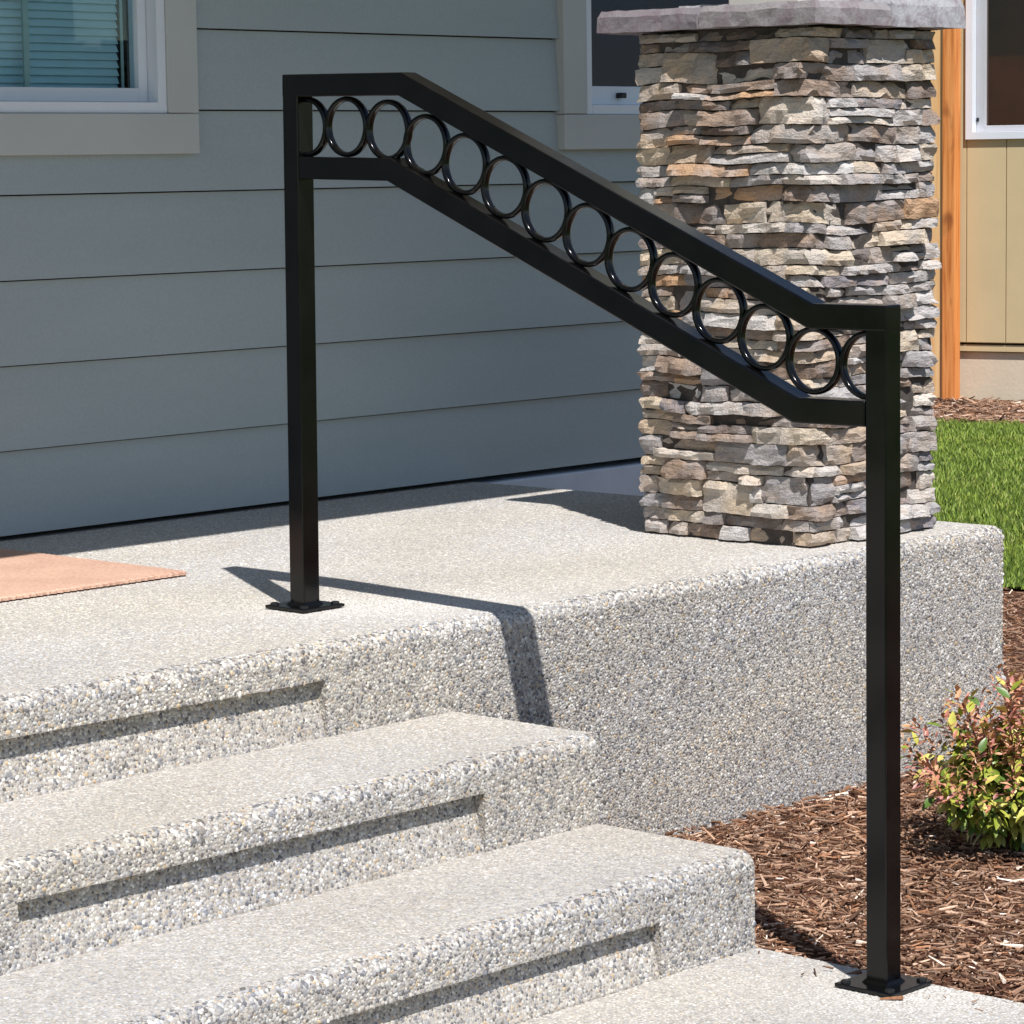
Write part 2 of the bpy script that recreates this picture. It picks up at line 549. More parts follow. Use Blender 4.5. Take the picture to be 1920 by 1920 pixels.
class Agg:
    def __init__(s):
        s.p, s.r, s.s, s.c = [], [], [], []
    def patch(s, o, u, v, lu, lv, step, size=1.0, sink=0.40, warm=0.0, keep=None, curve=None):
        """jittered grid on the rectangle o + a*u + b*v (0..lu, 0..lv); normal = u x v"""
        o, u, v = Vector(o), Vector(u), Vector(v)
        nu, nv = max(1, int(lu / step)), max(1, int(lv / step))
        a, b = np.meshgrid(np.arange(nu), np.arange(nv))
        a = (a + 0.5 * (b % 2) + 0.25 + rng.uniform(-.38, .38, a.shape)).ravel() * lu / nu
        b = (b + 0.5 + rng.uniform(-.38, .38, b.shape)).ravel() * lv / nv
        ok = (a < lu) & (a > 0)
        if keep is not None: ok &= keep(a, b)
        a, b = a[ok], b[ok]
        n = np.array(u.cross(v))
        P = np.array(o)[None] + a[:, None] * np.array(u)[None] + b[:, None] * np.array(v)[None]
        m = len(a)
        r = step * size * np.exp(rng.normal(0, 0.22, m)) * 0.60
        S = np.stack([r * rng.uniform(.8, 1.35, m), r * rng.uniform(.7, 1.1, m), r * rng.uniform(.38, .62, m)], 1)
        P = P - n[None] * (sink * S[:, 2])[:, None]
        base = Matrix((u, v, u.cross(v))).transposed()
        z = rng.uniform(0, 6.28, m)
        E = np.zeros((m, 3))
        # rotate about the patch normal: orientation = base * Rz
        if abs(n[2]) > 0.9:
            E[:, 2] = z
            E[:, 0] = rng.normal(0, .18, m)
        else:
            be = base.to_quaternion()
            for i in range(m):
                e = (be @ Euler((rng.normal(0, .2), rng.normal(0, .2), z[i])).to_quaternion()).to_euler()
                E[i] = e
        k = rng.choice(len(PEB), m, p=PEBW)
        c = PEB[k] * rng.uniform(.82, 1.12, m)[:, None]
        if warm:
            c = c * (1 - warm) + np.array(srgb(214, 210, 203)[:3])[None] * warm  # level tops paler: their stronger sunlight is put into the pebble colour
        # broad weathering: slow patches of darker, greyer and of tan, dusty stone
        q = P * np.array([1.0, 1.0, 1.6])
        f1 = np.sin(q[:, 0] * 5.1 + 2.2 * np.sin(q[:, 1] * 3.7 + q[:, 2] * 6) + 1.0) * np.sin(q[:, 1] * 6.3 + 1.7 * np.sin(q[:, 0] * 2.9) + q[:, 2] * 7.0)
        f2 = np.sin(q[:, 0] * 2.3 + 1.4 * np.sin(q[:, 1] * 4.9) + .4) * np.cos(q[:, 1] * 3.1 + q[:, 2] * 9 + 1.3 * np.sin(q[:, 0] * 4.1))
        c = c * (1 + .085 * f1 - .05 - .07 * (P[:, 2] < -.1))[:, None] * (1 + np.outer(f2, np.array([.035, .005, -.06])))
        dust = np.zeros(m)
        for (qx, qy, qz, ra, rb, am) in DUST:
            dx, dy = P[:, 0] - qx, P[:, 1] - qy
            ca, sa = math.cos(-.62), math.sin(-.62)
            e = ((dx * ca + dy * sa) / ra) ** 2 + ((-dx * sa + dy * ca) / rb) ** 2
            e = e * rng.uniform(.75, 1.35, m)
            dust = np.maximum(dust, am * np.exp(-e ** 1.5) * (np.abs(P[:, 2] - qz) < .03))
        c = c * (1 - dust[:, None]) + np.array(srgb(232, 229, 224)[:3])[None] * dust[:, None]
        s.p.append(P); s.r.append(E); s.s.append(S); s.c.append(c)
    def build(s, name, parent):
        o = scatter(name, np.concatenate(s.p), np.concatenate(s.r), np.concatenate(s.s), np.concatenate(s.c), 'pebble', MT['pebble'], parent)
        o['kind'] = 'stuff'
        return o

# ------------------------------------------------------------------ setting: ground sheets
G = -0.535
def sheet(name, poly, z, mat, kind='structure', amp=0.0, step=None):
    if step is None:
        o = mesh_obj(name, [(x, y, z) for x, y in poly], [tuple(range(len(poly)))], mat, recentre=False)
    else:
        xs = [p[0] for p in poly]; ys = [p[1] for p in poly]
        x0, x1, y0, y1 = min(xs), max(xs), min(ys), max(ys)
        nx, ny = int((x1 - x0) / step), int((y1 - y0) / step)
        v, f = [], []
        for j in range(ny + 1):
            for i in range(nx + 1):
                x, y = x0 + (x1 - x0) * i / nx, y0 + (y1 - y0) * j / ny
                v.append((x, y, z + amp * noise.noise(Vector((x * 2.1, y * 2.1, 3)))))
        for j in range(ny):
            for i in range(nx):
                k = j * (nx + 1) + i
                f.append((k, k + 1, k + nx + 2, k + nx + 1))
        o = mesh_obj(name, v, f, mat, smooth=True, recentre=False)
    tag(o, kind=kind)
    return o
sheet('ground', [(-400, -400), (400, -400), (400, 400), (-400, 400)], G - 0.02, MT['lawn'])

# lawn edge near the bed and the far strip before the neighbour's wall
NANG = math.radians(14)
ND = Vector((math.sin(NANG), -math.cos(NANG), 0))          # along the neighbour's wall, towards the right of the view
NN = Vector((-math.cos(NANG), -math.sin(NANG), 0))         # out of that wall
NA = Vector((10.018, 5.402, -0.5))
def npt(s, out, z):
    p = NA + ND * s + NN * out
    return (p.x, p.y, z)
sheet('mulch_bed', [(0.05, -5.0), (4.6, -5.0), (4.6, 2.6), (0.05, 2.6)], -0.515, MT['soil'], amp=0.010, step=0.08)
fs = [npt(-6, 0.1, 0), npt(5, 0.1, 0), npt(5, 1.42, 0), npt(-6, 1.42, 0)]
sheet('mulch_strip', [(p[0], p[1]) for p in fs], -0.508, MT['soil'])
# lawn sheet: quad that starts on the near edge line and runs to the strip
LE = Vector((4.0, 1.08, 0)); LD = Vector((0.35, -0.937, 0))
le0, le1 = LE - LD * 4.5, LE + LD * 6.0
lf0, lf1 = npt(-5, 1.38, 0), npt(8, 1.38, 0)
sheet('lawn', [(le0.x, le0.y), (le1.x, le1.y), (lf1[0], lf1[1]), (lf0[0], lf0[1])], -0.500, MT['lawn'])

# ------------------------------------------------------------------ porch
NR = 0.028
PX1, PF, YW = 1.846, 0.332, 1.317
SX1, SX0 = 0.046, -1.52
S2, S1 = 0.684, 1.036
T1, T2, TW = -0.167, -0.328, -0.494
def nose(yf, zt, r=NR, n=6):
    """rounded top front edge, points (y,z) from the face upwards to the tread"""
    return [(-yf + r - r * math.cos(a), zt - r + r * math.sin(a)) for a in [math.pi / 2 * i / n for i in range(n + 1)]]
def block(mb, x0, x1, yf, yb, zt, zb, rx0, rx1, zr, dep, zf):
    pr = [(yb, zb), (yb, zt)] + list(reversed(nose(yf, zt))) + [(-yf, zb)]
    prr = [(yb, zb), (yb, zt)] + list(reversed(nose(yf, zt))) + [(-yf, zr), (-yf + dep, zr), (-yf + .003, zf), (-yf + .003, zb)]
    if rx0 is None:
        mb.prism(pr, x0, x1)
    else:
        mb.prism(pr, x0, rx0)
        mb.prism(prr, rx0, rx1, (False, False))
        mb.prism(pr, rx1, x1)
    return mb
porch = empty('porch', (0.2, 0.4, -0.56))
tag(porch, 'grey exposed aggregate concrete porch with wide steps in front of the house', 'porch')
# slab's front edge carries the recess of the top riser; split so that the rounded nosing is one run
mb = MB()
block(mb, -3.2, PX1, PF, YW + 0.25, 0.0, -0.62, -1.26, -0.274, -0.065, 0.030, T1)
slab = mb.build('slab', MT['matrix'], porch)
st2 = block(MB(), SX0, SX1, S2, -PF + 0.004, T1, -0.62, -1.236, -0.242, -0.226, 0.030, T2).build('step', MT['matrix'], porch)
st1 = block(MB(), SX0, SX1, S1, -S2 + 0.004, T2, -0.62, -1.21, -0.200, -0.401, 0.030, TW).build('step', MT['matrix'], porch)
tag(st2, 'upper step with a recessed riser')
tag(st1, 'lower step with a recessed riser')
agg = Agg()
X, Y, Z = Vector((1, 0, 0)), Vector((0, 1, 0)), Vector((0, 0, 1))
ST = 0.0054
def face(x0, x1, yf, z0, z1, **kw):
    if x1 > x0 and z1 > z0: agg.patch((x0, -yf, z0), X, Z, x1 - x0, z1 - z0, ST, **kw)
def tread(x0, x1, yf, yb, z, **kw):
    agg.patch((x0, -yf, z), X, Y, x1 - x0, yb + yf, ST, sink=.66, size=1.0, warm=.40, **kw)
def nosing(x0, x1, yf, zt, r=NR):
    for i in range(9):
        a = math.pi / 2 * (i + .5) / 9
        nrm = Vector((0, -math.cos(a), math.sin(a)))
        tv = Vector((0, math.sin(a), math.cos(a)))
        c = Vector((x0, -yf + r - r * math.cos(a), zt - r + r * math.sin(a)))
        agg.patch(c - tv * .0034, X, tv, x1 - x0, .0068, ST, sink=.40)
def riser(x0, x1, yf, zt, zb, rx0, rx1, zr, dep, xv0):
    r = NR
    nosing(xv0, x1, yf, zt)
    face(xv0, x1, yf, zr, zt - r)
    face(xv0, max(xv0, rx0), yf, zb, zr)
    face(rx1, x1, yf, zb, zr)
    sl = Vector((0, dep - .003, zr - zb))                            # undercut: deep under the nosing, flush at the foot
    agg.patch((max(xv0, rx0), -yf + .003, zb), X, sl.normalized(), rx1 - max(xv0, rx0), sl.length - .007, ST, sink=.5)
    agg.patch((rx1, -yf + dep, zb), -Y, Z, dep, zr - zb, ST * .8, sink=.55,
              keep=lambda a_, b_: dep - a_ <= .003 + (dep - .003) * b_ / (zr - zb))       # end of the undercut
XV = -1.5
riser(XV, SX1 + 0.0, PF, 0, T1, -1.26, -.274, -.065, .030, XV)
face(SX1, PX1, PF, -0.56, -NR)
nosing(SX1, PX1, PF, 0)
tread(XV, PX1, PF - NR, YW, 0)
riser(XV, SX1, S2, T1, T2, -1.236, -.242, -.226, .030, XV)
tread(XV, SX1, S2 - NR, -PF, T1)
riser(XV, SX1, S1, T2, TW, -1.21, -.200, -.401, .030, XV)
tread(XV, SX1, S1 - NR, -S2, T2)
agg.patch((PX1, -PF, -.56), Y, Z, 1.0, .55, .013)                     # right end of the slab
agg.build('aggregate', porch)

walk = bx('path', MT['matrix'], None, -1.7, 0.056, -7.0, -S1 + 0.002, -0.62, TW, bevel=0.006)
tag(walk, kind='structure')
agg = Agg()
agg.patch((-1.3, -2.2, TW), X, Y, 1.3 + .05, 2.2 - S1, ST, sink=.66, size=1.0, warm=.40)
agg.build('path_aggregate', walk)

# ------------------------------------------------------------------ house
house = empty('house', (0.8, 2.5, -0.5))
tag(house, 'blue grey lap sided house with pale trimmed windows behind the porch', 'house')
HX0, HX1 = -3.0, 3.72
EXP, Z0 = 0.1917, 0.0115
W1 = dict(x0=-0.42, x1=0.902, z0=0.866, z1=2.25)
W2 = dict(x0=2.198, x1=3.40, z0=0.866, z1=2.25)
def plank(x0, x1, zb, h=EXP - 0.0034):
    f, b = YW, YW + 0.0135
    v = [(x0, f, zb), (x0, b, zb), (x0, b + .013, zb + h), (x0, b + .001, zb + h)]
    v2 = [(x1, *q[1:]) for q in v]
    return mesh_obj('siding_plank', v + v2, [(0, 1, 2, 3), (7, 6, 5, 4), (0, 3, 7, 4), (1, 5, 6, 2), (0, 4, 5, 1), (3, 2, 6, 7)], MT['siding'], house)
for k in range(13):
    zb = Z0 + EXP * k
    if zb < 0.70:
        plank(HX0, HX1, zb)
    elif zb < 0.866:
        for a, b in ((HX0, W1['x0'] + .03), (W1['x1'] - .03, W2['x0'] + .03), (W2['x1'] - .03, HX1)):
            plank(a, b, zb)
        for w in (W1, W2):
            o = plank(w['x0'] + .03, w['x1'] - .03, zb, 0.135)
            for vtx in o.data.vertices:
                if vtx.co.z > 0: vtx.co.y -= .0130 * (1 - .135 / (EXP - .0034))
    else:
        for a, b in ((HX0, W1['x0'] + .03), (W1['x1'] - .03, W2['x0'] + .03), (W2['x1'] - .03, HX1)):
            plank(a, b, zb)
# sheathing behind the planks, with the two openings left free
YS = YW + 0.028
mb = MB()
zt = 2.44
o1, o2 = (W1['x0'] + .07, W1['x1'] - .07), (W2['x0'] + .07, W2['x1'] - .07)
for a, b in ((HX0, o1[0]), (o1[1], o2[0]), (o2[1], HX1)):
    mb.box(a, b, YS, YS + .12, 0.012, zt)
for a, b in (o1, o2):
    mb.box(a, b, YS, YS + .12, 0.012, W1['z0'] + .07)
    mb.box(a, b, YS, YS + .12, W1['z1'] - .07, zt)
mb.build('wall_sheathing', MT['mortar'], house)  # dark colour behind the plank gaps stands in for the lap shadow lines
mb = MB()
mb.box(HX0, HX1, YS + 2.4, YS + 2.5, -0.1, zt)
mb.box(HX0, HX0 + .1, YS + .12, YS + 2.4, -0.1, zt)
mb.box(HX1 - .1, HX1, YS + .12, YS + 2.4, -0.1, zt)
mb.box(HX0, HX1, YS + .12, YS + 2.4, -0.12, -0.1)
mb.box(HX0, HX1, YS + .12, YS + 2.4, zt - .02, zt)
mb.box(1.48, 1.56, YS + .12, YS + 2.4, -0.1, zt)
mb.build('room', MT['room'], house)
bx('foundation', MT['found'], house, PX1 - .05, HX1, YW - 0.012, YW + .2, -0.75, -0.006, bevel=.004)
# porch roof and its beam, above the picture; it keeps the wall in shade
rf = bx('roof', MT['roof'], house, HX0 - .3, HX1 + .3, 1.15, 4.2, 2.63, 2.8)
bx('porch_roof', MT['roof'], house, -3.6, 2.3, -0.312, 1.40, 2.45, 2.62)
bx('fascia', MT['trim'], house, -3.6, 2.3, -0.340, -0.313, 2.462, 2.66)

def window(w, slats, name_dark, gridx, sash_bottom=.032):
    x0, x1, z0, z1 = w['x0'], w['x1'], w['z0'], w['z1']
    t = 0.094
    yo = YW - 0.016
    wnd = MB()
    # vinyl frame as the part itself; boards, sash, pane, bars and slats are its pieces
    fx0, fx1, fz0, fz1 = x0 + t, x1 - t, z0 + t + .0005, z1 - t
    fw, fy0, fy1 = 0.026, YW - 0.010, YW + 0.085
    wnd.box(fx0, fx0 + fw, fy0, fy1, fz0, fz1)
    wnd.box(fx1 - fw, fx1, fy0, fy1, fz0, fz1)
    wnd.box(fx0 + fw, fx1 - fw, fy0, fy1, fz0, fz0 + fw)
    wnd.box(fx0 + fw, fx1 - fw, fy0, fy1, fz1 - fw, fz1)
    p = wnd.build('window', MT['vinyl'], house, bevel=.002)
    bx('trim_board', MT['trim'], p, x0, x1, yo, YS, z0, z0 + t, bevel=.0025)
    bx('trim_board', MT['trim'], p, x0, x0 + t, yo, YS, z0 + t + .0015, z1 - t - .0015, bevel=.0025)
    bx('trim_board', MT['trim'], p, x1 - t, x1, yo, YS, z0 + t + .0015, z1 - t - .0015, bevel=.0025)
    bx('trim_board', MT['trim'], p, x0, x1, yo, YS, z1 - t, z1, bevel=.0025)
    s = MB()
    sx0, sx1, sz0, sz1 = fx0 + fw + .001, fx1 - fw - .001, fz0 + fw + .001, fz1 - fw - .001
    sw, sy0, sy1 = 0.026, YW + 0.026, YW + 0.060
    sb = sash_bottom
    s.box(sx0, sx0 + sw, sy0, sy1, sz0, sz1)
    s.box(sx1 - sw, sx1, sy0, sy1, sz0, sz1)
    s.box(sx0 + sw, sx1 - sw, sy0, sy1, sz0, sz0 + sb)
    s.box(sx0 + sw, sx1 - sw, sy0, sy1, sz1 - sw, sz1)
    s.build('sash', MT['vinyl'], p, bevel=.002)
    gx0, gx1, gz0, gz1 = sx0 + sw, sx1 - sw, sz0 + sb, sz1 - sw
    bx('pane', MT['glass' if slats else 'glassdark'], p, gx0 - .004, gx1 + .004, YW + .041, YW + .045, gz0 - .004, gz1 + .004)
    for gx in gridx:
        bx('grid_bar', MT['gridbar'], p, gx - .008, gx + .008, YW + .048, YW + .054, gz0, gz1)
    if slats:
        me0 = None
        L = gx1 - .016 - (gx0 + .012)
        zz, k = gz0 + .004, 0
        mbr = MB()
        while zz < gz1 - .02:
            a = math.radians(62)
            dy, dz = .0125 * math.cos(a), .0125 * math.sin(a)
            prof = [(-dy, -dz - .0006), (dy, dz - .0006), (dy, dz + .0006), (0, .0028), (-dy, -dz + .0006)]
            if zz < 1.50:
                if me0 is None:
                    o = MB().prism(prof, -L / 2, L / 2).build('blind_slat', MT['blind'], p, recentre=False)
                    me0 = o.data
                else:
                    o = bpy.data.objects.new('blind_slat', me0)
                    place(o, p, Vector((0, 0, 0)))
                o.location = (gx0 + .012 + L / 2, YW + .085, zz)
            else:
                pr2 = [(y + YW + .085, z + zz) for y, z in prof]
                mbr.prism(pr2, gx0 + .012, gx0 + .012 + L)
            zz += .0185
            k += 1
        o = mbr.build('upper_blind_slats', MT['blind'], p)
        o['kind'] = 'stuff'
        bx('blind_rail', MT['blind'], p, gx0 + .012, gx0 + .012 + L, YW + .074, YW + .096, gz0 - .012, gz0 - .003)
        bx('blind_cord', MT['gridbar'], p, gx1 - .014, gx1 - .008, YW + .070, YW + .074, gz0, gz1)
    return p
w1 = window(W1, True, 'l', [0.445, 0.06])
w1['label'] = 'left window with lowered blinds'
w2 = window(W2, False, 'r', [2.60], .05)
w2['label'] = 'dark window half hidden by the stone pier'
latch = bx('latch', MT['bolt'], w2, 2.455, 2.478, YW + .004, YW + .0255, 1.005, 1.02, bevel=.003)

# ------------------------------------------------------------------ stone pier
pier = empty('stone_pier', (1.5, 0.01, 0.0))
tag(pier, 'square pier of stacked tan and grey ledge stone on the porch corner', 'pier')
QX0, QX1, QY0, QY1, QH = 1.266, 1.737, -0.228, 0.256, 1.114
bx('core', MT['mortar'], pier, QX0 + .012, QX1 - .012, QY0 + .012, QY1 - .012, 0.0, QH)

PAL = [((208, 193, 172), 9), ((190, 172, 152), 10), ((176, 167, 160), 12), ((160, 156, 156), 11), ((192, 188, 186), 11),
       ((146, 128, 116), 10), ((118, 104, 97), 8), ((216, 206, 194), 8), ((188, 152, 120), 4), ((134, 130, 135), 6), ((206, 202, 199), 9)]
PALC = [srgb(*c) for c, w in PAL]
PALW = np.array([w for c, w in PAL], float); PALW /= PALW.sum()
WARMI = np.array([1, 1, 0, 0, 0, 1, 1, 1, 1, 0, 0], bool)

def wave(q):
    # courses are not quite level: a slow undulation that runs round the corner
    sarc = (q.x - 1.268) - (q.y + .228)
    k = max(0.0, min(1.0, q.z / .06, (1.112 - q.z) / .06))
    return .0095 * k * noise.noise(Vector((sarc * 6.5, q.z * 5.0, 2.3)))

def rock(lx0, lx1, ly0, ly1, z0, z1, out, collect=None, warmth=0.5):
    """split-face block; out = list of (axis, sign, protrusion) faces that are shaped as the visible rough faces"""
    size = (lx1 - lx0, ly1 - ly0, z1 - z0)
    n = [max(2, min(9, int(round(size[0] / .017)))), max(2, min(9, int(round(size[1] / .017)))), max(2, min(4, int(round(size[2] / .011))))]
    idx, V, F = {}, [], []
    lo, hi = (lx0, ly0, z0), (lx1, ly1, z1)
    off = Vector((random.uniform(0, 99), random.uniform(0, 99), random.uniform(0, 99)))
    tilt = {}
    for a, s_, pr, *k_ in out:
        k_ = k_[0] if k_ else 1.0
        tilt[(a, s_)] = (pr, k_ * random.uniform(-.008, .008), k_ * random.uniform(-.0065, .002), k_ * random.uniform(.35, 1.1))
    def vert(i, j, k):
        key = (i, j, k)
        if key in idx: return idx[key]
        f = [i / n[0], j / n[1], k / n[2]]
        p = [lo[a] + (hi[a] - lo[a]) * f[a] for a in range(3)]
        q = Vector(p)
        edges = sum(1 for a in range(3) if f[a] in (0.0, 1.0))
        d = Vector((0, 0, 0))
        for (a, s_), (pr, tu, tv, fz) in tilt.items():
            on = (f[a] == 0.0) if s_ < 0 else (f[a] == 1.0)
            if on:
                b = 1 - a
                g = noise.noise(Vector((p[b] * 22, p[2] * 34, 0)) + off)
                g2 = noise.cell(Vector((p[b] * 30, p[2] * 45, 1)) + off)
                h = pr + tu * (f[b] - .5) * 2 + tv * (f[2] - .5) * 2 + .0085 * g * fz + .005 * (g2 - .5)
                if f[2] == 1.0: h -= random.uniform(.0, .0055)
                if f[2] == 0.0: h -= random.uniform(.0, .005)
                if f[b] in (0.0, 1.0) and edges >= 2: h -= random.uniform(.0, .006)
                d[a] += s_ * h
        d += .0022 * noise.noise_vector(q * 60 + off)
        if f[2] == 1.0: d.z -= random.uniform(0, .0020)
        if f[2] == 0.0: d.z += random.uniform(0, .0012)
        d.z += wave(q)
        idx[key] = len(V)
        V.append(tuple(q + d))
        return idx[key]
    for a in range(3):
        b, c = (a + 1) % 3, (a + 2) % 3
        for s_ in (0, 1):
            for i in range(n[b]):
                for j in range(n[c]):
                    def at(u, w):
                        k = [0, 0, 0]; k[a] = s_ * n[a]; k[b] = u; k[c] = w
                        return vert(*k)
                    qd = (at(i, j), at(i + 1, j), at(i + 1, j + 1), at(i, j + 1))
                    F.append(qd if s_ else tuple(reversed(qd)))
    pw = PALW * np.where(WARMI, .35 + 1.5 * warmth, 1.75 - 1.3 * warmth); pw /= pw.sum()
    col = PALC[int(rng.choice(len(PALC), p=pw))]
    if collect is not None:
        collect.add(V, F)
        return
    o = mesh_obj('stone', V, F, MT['stone'], pier)
    o.color = col
    return o

# courses shared by the faces, quoin blocks on the corners
rows, z = [], 0.004
while z < QH - .02:
    h = random.choice([.022, .026, .029, .032, .036, .040, .046])
    if z + h > QH - .004 or QH - z - h < .02: h = QH - z - .003
    rows.append((z, z + h)); z += h
hidden = MB()
def fill(a, b, lo_=.055, hi_=.235):
    segs, x = [], a
    while x < b - .001:
        L = random.uniform(lo_, hi_)
        if b - x - L < .045: L = b - x
        segs.append((x, min(b, x + L))); x += L
    return segs
def prot():
    return random.choice([-.008, -.003, .001, .004, .007, .011, .016, .022])
def minus(a, b, holes):
    spans = [(a, b)]
    for (h0, h1) in holes:
        nx = []
        for (u, w) in spans:
            if h1 <= u or h0 >= w: nx.append((u, w)); continue
            if h0 - u > .02: nx.append((u, h0))
            if w - h1 > .02: nx.append((h1, w))
        spans = nx
    return spans
def course(ax, a, b, i, holes, wm):
    """one course of one face between a and b; some stones rise through the next course too; returns what they block there"""
    za, zb = rows[i]
    g = .0005
    taken = []
    def put(u, w, z0, z1, wm_=wm):
        if ax == 0:
            rock(QX0, QX0 + .05, u + g, w - g, z0 + g, z1 - g, [(0, -1, prot())], warmth=wm_)
        else:
            rock(u + g, w - g, QY0, QY0 + .05, z0 + g, z1 - g, [(1, -1, prot())], warmth=wm_)
    for (p0, p1) in minus(a, b, holes):
        for (u, w) in fill(p0, p1):
            tall = i + 1 < len(rows) and (rows[i + 1][1] - za) < .075 and w - u < .15 and random.random() < .08
            if tall:
                put(u, w, za, rows[i + 1][1]); taken.append((u, w))
            elif zb - za > .034 and random.random() < .36:
                zm = za + (zb - za) * random.uniform(.38, .62)
                put(u, w, za, zm); put(u, w, zm, zb)
            else:
                put(u, w, za, zb)
    return taken
hl, hf = [], []
qskip = False
q0 = (.09, .09)
for i, (za, zb) in enumerate(rows):
    g = .0005
    if not qskip:
        qa, qb = random.uniform(.05, .17), random.uniform(.05, .17)
        zt_ = zb
        if i + 1 < len(rows) and random.random() < .15 and rows[i + 1][1] - za < .070:
            zt_ = rows[i + 1][1]
        rock(QX0, QX0 + qb, QY0, QY0 + qa, za + g, zt_ - g, [(0, -1, prot() * .6), (1, -1, prot() * .6)], warmth=.5)
        qskip = zt_ > zb
    else:
        qskip = False
    qc, qd = random.uniform(.05, .14), random.uniform(.05, .14)
    # the outer quoins must clear stones that rise from below
    lim_l = max([w for u, w in hl] + [QY0 + qa]); lim_f = max([w for u, w in hf] + [QX0 + qb])
    c0 = max(QY1 - qc, lim_l + .002) if lim_l < QY1 - .03 else None
    d0 = max(QX1 - qd, lim_f + .002) if lim_f < QX1 - .03 else None
    if c0 is not None:
        rock(QX0, QX0 + .08, c0, QY1, za + g, zb - g, [(0, -1, prot() * .3, .45), (1, 1, prot() * .1, .25)], warmth=.75)
    if d0 is not None:
        rock(d0, QX1, QY0, QY0 + .08, za + g, zb - g, [(1, -1, prot() * .6, .8), (0, 1, prot() * .1, .25)], warmth=.25)
    hl = course(0, QY0 + qa, (c0 if c0 is not None else QY1), i, hl, .75)
    hf = course(1, QX0 + qb, (d0 if d0 is not None else QX1), i, hf, .28)
    # a tall quoin next time keeps its width, so nothing beside it may grow into it
    for (a, b) in fill(QY0 + .085, QY1, .09, .22):
        rock(QX1 - .05, QX1, a + g, b - g, za + g, zb - g, [(0, 1, prot() * .5)], hidden)
    for (a, b) in fill(QX0 + .085, QX1 - .055, .09, .22):
        rock(a + g, b - g, QY1 - .05, QY1, za + g, zb - g, [(1, 1, prot() * .5)], hidden)
o = hidden.build('rear_stones', MT['stone'], pier)
o.color = srgb(160, 152, 142)
o['kind'] = 'stuff'

def cap_stone(x0, x1, y0, y1, z0, z1, col):
    n = [max(3, int((x1 - x0) / .025)), max(3, int((y1 - y0) / .025)), 3]
    off = Vector((x0 * 31, y0 * 17, 5))
    idx, V, F = {}, [], []
    def vert(i, j, k):
        if (i, j, k) in idx: return idx[(i, j, k)]
        p = Vector((x0 + (x1 - x0) * i / n[0], y0 + (y1 - y0) * j / n[1], z0 + (z1 - z0) * k / n[2]))
        d = .0035 * noise.noise_vector(p * 20 + off) + .0022 * noise.noise_vector(p * 60 + off)
        if k == n[2]:
            if i in (0, n[0]): d.x += .006 * (1 if i == 0 else -1)
            if j in (0, n[1]): d.y += .006 * (1 if j == 0 else -1)
            d.z -= .002
        idx[(i, j, k)] = len(V); V.append(tuple(p + d))
        return idx[(i, j, k)]
    for a in range(3):
        b, c = (a + 1) % 3, (a + 2) % 3
        for s_ in (0, 1):
            for i in range(n[b]):
                for j in range(n[c]):
                    def at(u, w):
                        k = [0, 0, 0]; k[a] = s_ * n[a]; k[b] = u; k[c] = w
                        return vert(*k)
                    qd = (at(i, j), at(i + 1, j), at(i + 1, j + 1), at(i, j + 1))
                    F.append(qd if s_ else tuple(reversed(qd)))
    o = mesh_obj('cap_stone', V, F, MT['capstone'], pier)
    o.color = srgb(*col)
    return o
cz0, cz1 = QH + .002, QH + .052
cx0, cx1, cy0, cy1 = QX0 - .034, QX1 + .042, QY0 - .042, QY1 + .080
cym, cxm = 0.045, 1.50
cap_stone(cx0, cxm, cy0, cym, cz0, cz1, (152, 147, 149))
cap_stone(cx0, cxm, cym + .003, cy1, cz0, cz1, (138, 131, 137))
cap_stone(cxm + .003, cx1, cy0, cy1, cz0, cz1 + .020, (180, 180, 185))

# tapered column that carries the porch roof
def frustum(name, mat, x, y, z0, z1, a, b, **kw):
    v = [(x + sx * r, y + sy * r, zz) for zz, r in ((z0, a), (z1, b)) for sy in (-1, 1) for sx in (-1, 1)]
    return mesh_obj(name, v, [(0, 2, 3, 1), (4, 5, 7, 6), (0, 1, 5, 4), (2, 6, 7, 3), (0, 4, 6, 2), (1, 3, 7, 5)], mat, **kw)
col_ = empty('porch_column', (1.51, 0.01, cz1 - .003))
tag(col_, 'pale tapered post standing on the stone pier cap', 'column')
frustum('shaft', MT['column'], 1.51, 0.01, cz1 - .002, 2.38, .098, .08, parent=col_, bevel=.003)
frustum('capital', MT['column'], 1.51, 0.01, 2.382, 2.448, .11, .12, parent=col_, bevel=.003)

# ------------------------------------------------------------------ handrail
rail = empty('handrail', (0, -0.67, TW))
tag(rail, 'black square tube handrail with a row of rings beside the steps', 'handrail')
D, TB = 1.3355, 0.0206
ZL, ZR, YA, YB, OFF = 0.902, 0.508, 0.271, 1.1915, 0.0762
sq = [(-TB, -TB), (TB, -TB), (TB, TB), (-TB, TB)]
def railpath(off, y0, y1):
    c = math.atan2(ZL - ZR, YB - YA)
    k = off * math.tan(c / 2)
    return [(y0, ZL + off + .005), (-(YA + k), ZL + off), (-(YB + k), ZR + off), (y1, ZR + off)]
MB().sweep(railpath(OFF, TB, -D - TB), sq).build('top_rail', MT['rail'], rail, bevel=.0028, seg=3)
MB().sweep(railpath(-OFF, -TB - .0004, -D + TB + .0004), sq).build('bottom_rail', MT['rail'], rail, bevel=.0028, seg=3)
def post(x0, y0, z0, x1, y1, z1):
    v = [(x + a * (TB - .0003), y + b * (TB - .0003), z) for (x, y, z) in ((x0, y0, z0), (x1, y1, z1)) for b in (-1, 1) for a in (-1, 1)]
    return mesh_obj('post', v, [(0, 2, 3, 1), (4, 5, 7, 6), (0, 1, 5, 4), (2, 6, 7, 3), (0, 4, 6, 2), (1, 3, 7, 5)], MT['rail'], rail, bevel=.0028, seg=3)
